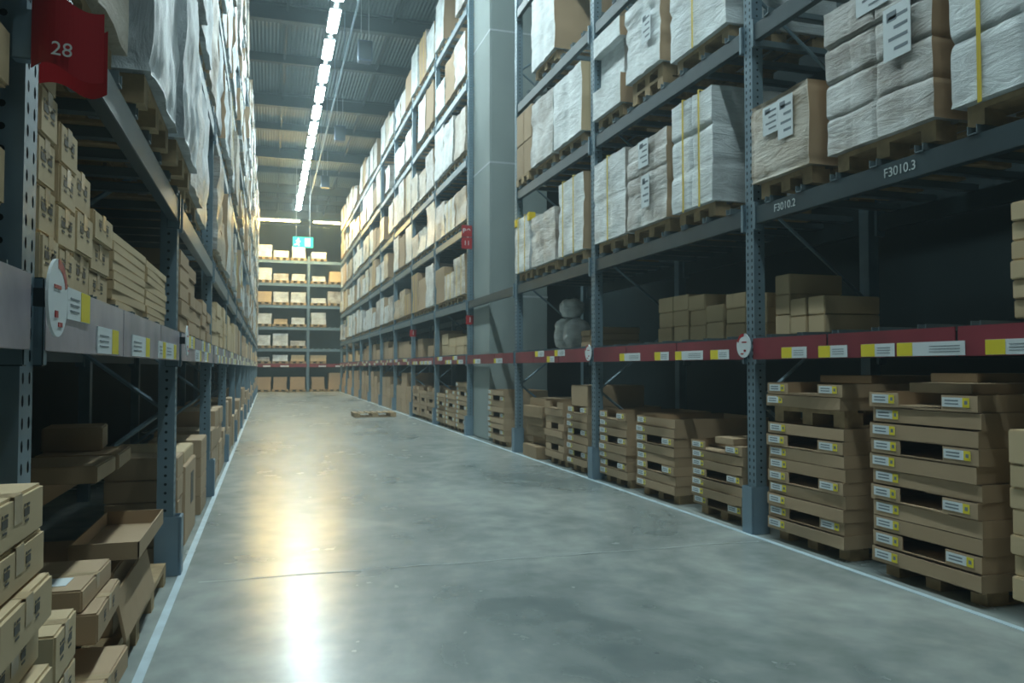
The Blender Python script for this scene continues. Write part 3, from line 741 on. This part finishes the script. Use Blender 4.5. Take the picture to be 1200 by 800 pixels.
# nearest floor slot at the photo edge: piled flat olive cartons
z = .0
tag(link('wooden_pallet', pallet_mesh(.66, .86), None, (XR+.5, 2.16*H, 0)), 'wooden pallet under flat cartons at the right edge', 'pallet'); z = PALH
for i in range(7):
    hh = (.11, .10, .09, .12, .10, .11, .16)[i]
    carton(XR+.46+random.uniform(-.02, .02), 2.165*H+random.uniform(-.01, .01), z, .9, .68, hh, 'flat brown carton at right edge, %s from floor in its pile' % ORD[i+1], mat='kraft_pale'); z += hh+.001
# third bay floor
zt = tray_stack(6.84*H, 7.36*H, 8, 'tall column left of the second right-hand post', ht=.083, phase=0, lx=.9)
carton(XR+.4, 7.1*H, zt+.0, .7, .5, .24, 'square brown carton crowning tall column left of second right-hand post')
tray_stack(7.46*H, 8.0*H, 8, 'uneven stack third left of the second right-hand post', ht=.086, lab=False)
z = 0
for i in range(6):
    hh = (.16, .12, .14, .11, .15, .1)[i]
    carton(XR+.35+random.uniform(-.08, .1), 8.42*H+random.uniform(-.04, .04), z, .6, .66, hh, 'crumpled brown carton in messy pile by concrete column, %s from floor' % ORD[i+1], mat='kraft_dark', rz=random.uniform(-.12, .12)); z += hh+.001
# beneath the column bay
tray_stack(9.55*H, 10.3*H, 9, 'stack standing before the concrete column', ht=.084, lab=True, lx=.7)

# ---- first shelf of the right rack: cartons
def pile(s, side, k, cols, base, name, mat='kraft', w=.5, inset=.12, hh=.19, near=False, level='first shelf', group='cartons on the racks', gap=.012):
    """cols: list of (y0,y1,top) in metres"""
    X = XR if s > 0 else XL
    for c, (y0, y1, top) in enumerate(cols):
        n = max(1, int(round((top-base)/hh))); q = (top-base)/n
        for i in range(n):
            nm = ORD[i+1] if i < 14 else 'top'
            carton(X+s*(w/2+inset)+random.uniform(-.01, .01), (y0+y1)/2+random.uniform(-.006, .006), base+i*q, w, y1-y0-gap, q-.003,
                   'brown carton, %s up, %s stack on %s, %s bay of %s rack' % (nm, ORD[c+1], level, ORD[k], side), s, mat, random.uniform(-.015, .015), near, False, 'cardboard_carton', group)
b1 = deck(LEV_R, 0)
pile(1, 'right', 1, [(2.0*H, 2.46*H, 1.66*H)], b1, '', 'kraft_pale', inset=.05, hh=.10, w=.8)
pile(1, 'right', 1, [], b1, '')
for c, (y0, y1, top) in enumerate([(3.70, 3.86, 1.38), (3.86, 4.02, 1.38)]):
    for i in range(2):
        carton(XR+.4, (y0+y1)/2*H, b1+i*.125, .45, .175, .122, 'low pale brown carton right of nearest whole post, %s row, %s in column' % (('lower','upper')[i], ORD[c+1]), mat='kraft_pale')
for i in range(3):
    carton(XR+.4, 4.09*H-.004, b1+i*.145, .45, .17, .142, 'pale brown carton against nearest whole post, %s up' % ORD[i+1], mat='kraft_pale')
cols = []; y = 4.32*H
for top in (1.47, 1.50, 1.44, 1.53, 1.55, 1.55):
    cols.append((y, y+.29, top*H)); y += .295
pile(1, 'right', 2, cols, b1, '', 'kraft_pale', inset=.25, hh=.13)
pile(1, 'right', 3, [(6.9*H, 7.12*H, 1.38*H), (7.12*H, 7.36*H, 1.36*H)], b1, '', 'kraft', inset=.2, hh=.075)
# white plastic-wrapped bundles on the first shelf of the third bay
def bundle(x, y, z, sx, sy, sz, label, sd):
    bm = bmesh.new(); bmesh.ops.create_icosphere(bm, subdivisions=4, radius=1)
    for v in bm.verts:
        p = v.co.copy(); q = Vector([math.copysign(abs(c)**.7, c) for c in p]); nn = noise.noise_vector(p*2.2+Vector((sd, 0, 0)))*.16 + noise.noise_vector(p*6+Vector((sd, 3, 0)))*.05
        q += nn; v.co = Vector((q.x*sx, q.y*sy, max(-sz, q.z*sz)+sz))
    for f in bm.faces: f.smooth = True
    me = bpy.data.meshes.new('wrapped_bundle'); bm.to_mesh(me); bm.free(); me.materials.append(M['film_white'])
    tag(link('wrapped_bundle', me, None, (x, y, z)), label, 'bundle', 'white bundles on the first shelf')
bundle(XR+.35, 7.78*H, b1, .16, .13, .19, 'lower right white plastic bundle on first shelf near the column', 2)
bundle(XR+.35, 8.06*H, b1, .16, .16, .20, 'lower left white plastic bundle on first shelf near the column', 5)
bundle(XR+.35, 7.93*H, b1+.40, .14, .15, .12, 'topmost white plastic bundle on first shelf near the column', 9)

# far right bays: first shelf and floor
for k in range(5, 14):
    y0, y1 = PR[k]+.08, PR[k+1]-.08; n = 4 if k < 7 else 3; w = (y1-y0)/n
    cols = [(y0+i*w, y0+(i+1)*w-.03, b1 + rnd.choice((.25, .35, .45, .55))) for i in range(n) if rnd.random() < .8]
    pile(1, 'right', k, cols, b1, '', rnd.choice(('kraft', 'kraft_pale')), hh=.2 if k < 6 else .5)
    w = (y1-y0)/3
    if k <= 6:
        for i in range(3): tray_stack(y0+i*w+.03, y0+(i+1)*w-.05, rnd.choice((7, 8, 10)), '%s floor stack of %s bay of right rack' % (('near', 'middle', 'far')[i], ORD[k]), lab=(k == 5), lx=.9)
    else:
        cols = [(y0+i*w+.03, y0+(i+1)*w-.05, rnd.choice((.7, .9, 1.05))) for i in range(3)]
        pile(1, 'right', k, cols, 0, '', 'kraft', hh=.28 if k < 9 else .45, level='floor', inset=.05, w=.8)

# ---- first shelf of the left rack
a1 = deck(LEV_L, 0)
cols = [(1.86, 2.00, 1.70), (2.00, 2.17, 1.56), (2.17, 2.37, 1.50), (2.37, 2.62, 1.43)]
pile(-1, 'left', 1, [(p*H, q*H, r*H) for p, q, r in cols], a1, '', 'kraft_pale', inset=.03, hh=.115, near=True)
y = 2.66*H
for c in range(2):
    for i in range(8):
        carton(XL-.28, y+.40+c*.80, a1+i*.036*1.0, .5, .74, .035, 'white-edged flat carton, %s up, %s pile on first shelf of left rack' % (ORD[i+1], ('near', 'far')[c]), -1, 'label' if False else 'kraft_pale', random.uniform(-.02, .02))
pile(-1, 'left', 0, [(1.08*H, 1.35*H, 1.62*H), (1.36*H, 1.61*H, 1.60*H)], a1, '', 'kraft_pale', inset=.03, hh=.115, near=True)
cols = [(4.32, 4.75, 1.60), (4.76, 5.2, 1.58), (5.2, 5.6, 1.42), (5.62, 6.05, 1.45), (6.06, 6.5, 1.40)]
pile(-1, 'left', 2, [(p*H, q*H, r*H) for p, q, r in cols], a1, '', 'kraft', inset=.0, hh=.10, near=False)
for k in range(3, 14):
    y0, y1 = PL[k]+.08, PL[k+1]-.08; w = (y1-y0)/4
    if k > 4: w = (y1-y0)/2
    nn = 4 if k <= 4 else 2
    cols = [(y0+i*w, y0+(i+1)*w-.03, a1 + rnd.choice((.30, .38, .46, .5))) for i in range(nn)]
    pile(-1, 'left', k, cols, a1, '', rnd.choice(('kraft', 'kraft_pale')), hh=.15 if k < 4 else .4, inset=.0)
    cols = [(y0+i*w, y0+(i+1)*w-.03, rnd.choice((.35, .45, .6, .75))) for i in range(nn)]
    pile(-1, 'left', k, cols, 0, '', 'kraft', hh=.2 if k < 4 else .5, level='floor', inset=-.0)

# ---- left floor, foreground
tops = [.09, .18, .27, .36, .45, .54, .625, .71, .80, .885, .976]
z = 0
for i, tp in enumerate(tops):
    ax = (.0, .01, -.01, .0, .01, .0, .02, -.005, .02, .0, .0)[i]
    carton(-.42-.18+ax, 1.605+(.015 if i % 2 else 0), z, .36, .34, tp-z-.002, 'brown carton in left foreground stack, %s from floor of eleven' % ORD[i+1], -1, 'kraft_pale', random.uniform(-.02, .02), True, i == 10)
    z = tp
for i in range(4):
    carton(XL-.16, 1.99*H, .0+i*.132, .34, .25, .13, 'small brown carton between foreground stack and flat cartons, %s from floor' % ORD[i+1], -1, 'kraft_pale', .02, True)
tag(link('wooden_pallet', pallet_mesh(1.2, .8), None, (XL-.44, 2.65*H, 0)), 'wooden pallet under flat cartons beside left foreground stack', 'pallet')
carton(XL-.28, 2.42*H, PALH+.001, .62, .62, .085, 'large flat brown carton with hand hole at bottom left foreground', -1, 'kraft', -.03, True, False)
carton(XL-.30, 2.58*H, PALH+.088, .30, .34, .10, 'small brown carton under the two labelled flat cartons', -1, 'kraft', 0)
carton(XL-.22, 2.60*H, PALH+.190, .42, .46, .10, 'flat brown carton under the white-labelled carton, left foreground', -1, 'kraft', .02, True)
carton(XL-.25, 2.61*H, PALH+.292, .40, .45, .075, 'flat brown carton with white paper label, left foreground', -1, 'kraft', -.02, True, True, marks=False)
tag(link('wooden_pallet', pallet_mesh(1.05, .8), None, (XL-.42, 3.60*H, 0)), 'wooden pallet under leaning board beside the second left post', 'pallet')
# low open tray, leaning board, upper slab
o = link('cardboard_tray', cached('lt', lambda: tray_mesh(.78, .26, .07, False, .0)), None, (XL-.11, 3.30*H, .42)); tag(o, 'open shallow cardboard tray with dark inside, left of second left post', 'tray')
for i in range(2):
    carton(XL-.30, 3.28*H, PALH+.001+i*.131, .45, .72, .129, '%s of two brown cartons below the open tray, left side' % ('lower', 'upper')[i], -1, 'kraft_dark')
b = MB(); b.box(-.006, .006, -.40, .40, 0, .19)
o = link('cardboard_board', b.mesh('cardboard_board', [M['kraft']], .002), None, (XL+.0, 3.16*H, .145)); o.rotation_euler = (0, math.radians(-12), 0); tag(o, 'loose brown cardboard board leaning by the left floor line', 'board')
for i in range(3):
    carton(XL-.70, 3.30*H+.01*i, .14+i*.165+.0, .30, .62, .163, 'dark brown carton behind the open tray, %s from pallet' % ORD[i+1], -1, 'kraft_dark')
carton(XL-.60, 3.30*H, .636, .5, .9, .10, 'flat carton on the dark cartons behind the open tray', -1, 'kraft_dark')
for c in range(2):
    carton(XL-.30, (3.1+.37*c)*H, .738, .34, .40, .07, '%s long slab carton high beside the second left post' % ('near', 'far')[c], -1, 'kraft', .03*c)
carton(XL-.36, 3.55*H, .81, .25, .3, .11, 'small upright brown carton on the slab cartons, second left post', -1, 'kraft', .1)
# second left bay floor
z = 0
for i in range(5):
    carton(XL-.20, 4.46*H, z, .4, .34, .13, 'small brown carton just beyond second left post, %s from floor' % ORD[i+1], -1, 'kraft', random.uniform(-.03, .03)); z += .132
carton(XL-.22, 5.15*H, 0, .42, .80, .53, 'tall upright brown carton with dark opening beyond second left post', -1, 'kraft', 0)
b = MB(); b.box(0, .0015, -.10, .10, .22, .44); link('opening_shade', b.mesh('opening_shade', [M['ink']]), [o for o in COL.objects if o.get('label', '').startswith('tall upright brown carton')][0], (.2105, .1, 0))  # flat dark plate painting the shade inside an opening
carton(XL-.28, 5.2*H, .532, .5, .7, .09, 'flat brown carton lying on the tall upright carton, left row', -1, 'kraft_pale', 0)
z = 0
for i in range(4): carton(XL-.2, 6.05*H, z, .4, .6, .15, 'brown carton before the third left post, %s from floor' % ORD[i+1], -1, 'kraft', 0); z += .152

# pallet lying in the aisle
t = tag(link('wooden_pallet', pallet_mesh(.80, 1.0), None, (2.05*H, 16.35*H, 0)), 'pale wooden pallet lying alone on the aisle floor', 'pallet')

# ------------------------------------------------------------------ the far rack across the aisle end
YF = 40.0
LEV_F = [1.0, 1.63, 2.5, 3.38, 4.27, 5.2]
FX = [-3.4, -.75, 1.85, 4.45, 7.0]
for j in range(4):
    x0, x1 = FX[j], FX[j+1]; L = x1-x0
    t = thing('pallet_rack_bay', (x0, YF, 0), 'far crosswise rack bay facing the camera, %s from the left' % ORD[j+1], 'pallet rack', 'far rack bays')
    for xx in ([0] if j < 3 else [0, L]):
        b = MB(); b.box(xx-.05, xx+.05, 0, .09, 0, 6.6); link('upright_post', b.mesh('upright_post', [M['post']]), t)
        b = MB(); b.box(xx-.05, xx+.05, 1.0, 1.09, 0, 6.6); link('upright_post', b.mesh('upright_post', [M['post']]), t)
    for li, lz in enumerate(LEV_F):
        b = MB(); b.box(.05, L-.05, -.015, .035, 0, BH); bo = link('shelf_beam', b.mesh('shelf_beam', [M['post']], .003), t, (0, 0, lz*H))
        b = MB()
        for i in range(9): b.box(.2+i*(L-.46)/8, .26+i*(L-.46)/8, 0, 1.0, BH, BH+.04)
        link('deck_bars', b.mesh('deck_bars', [M['bars']]), t, (0, 0, lz*H))
        if li == 0:
            b = MB(); b.box(.06, L-.06, -.02, -.015, 0, .16, 0); b.box(.5, .85, -.023, -.02, .01, .08, 1); b.box(1.3, 1.7, -.023, -.02, .01, .08, 1)
            link('sign_panel', b.mesh('sign_panel', [M['sign'], M['label']]), bo)
    b = MB()
    b.box(0, L, 1.12, 1.14, .05, 6.5)  # solid dark sheet standing for the shade deep in the bay
    link('shade_back', b.mesh('shade_back', [M['wall']]), t)
for j in range(4):
    x0, L = FX[j], FX[j+1]-FX[j]
    for li in range(-1, 6):
        dk = deck(LEV_F, li) if li >= 0 else 0.0
        for p in range(3):
            if rnd.random() > .86: continue
            x = x0 + .07 + (L-.14)*(p+.5)/3
            if x > 4.4 or x < -1.6: continue
            w, hh = rnd.choice((.62, .7, .78)), rnd.choice((.24, .32, .5, .58) if li not in (0,) else (.2, .3, .4))
            nmat = rnd.choice(('film_white', 'film_white', 'film_grey', 'kraft_pale'))
            if li == -1: nmat = 'kraft'; hh = rnd.choice((.6, .8))
            lv = 'floor' if li < 0 else ORD[li+1]+' shelf'
            t = thing('pallet_load', (x, YF+.53, dk), '%s, %s of three, %s, %s bay of far crosswise rack' % (KIND[nmat], ('left', 'middle', 'right')[p], lv, ORD[j+1]), 'pallet load', 'pallet loads in the far rack')
            link('wooden_pallet', pallet_mesh(.95, .76), t)
            link('wrapped_goods', wrapped_mesh(w, .9, hh, 2, 2, [nmat, nmat], 5, rnd.randint(1, 3)), t, (0, 0, PALH+.002))
print('generated loads', cnt, 'labels', len(LABELS), 'objects', len(COL.objects))
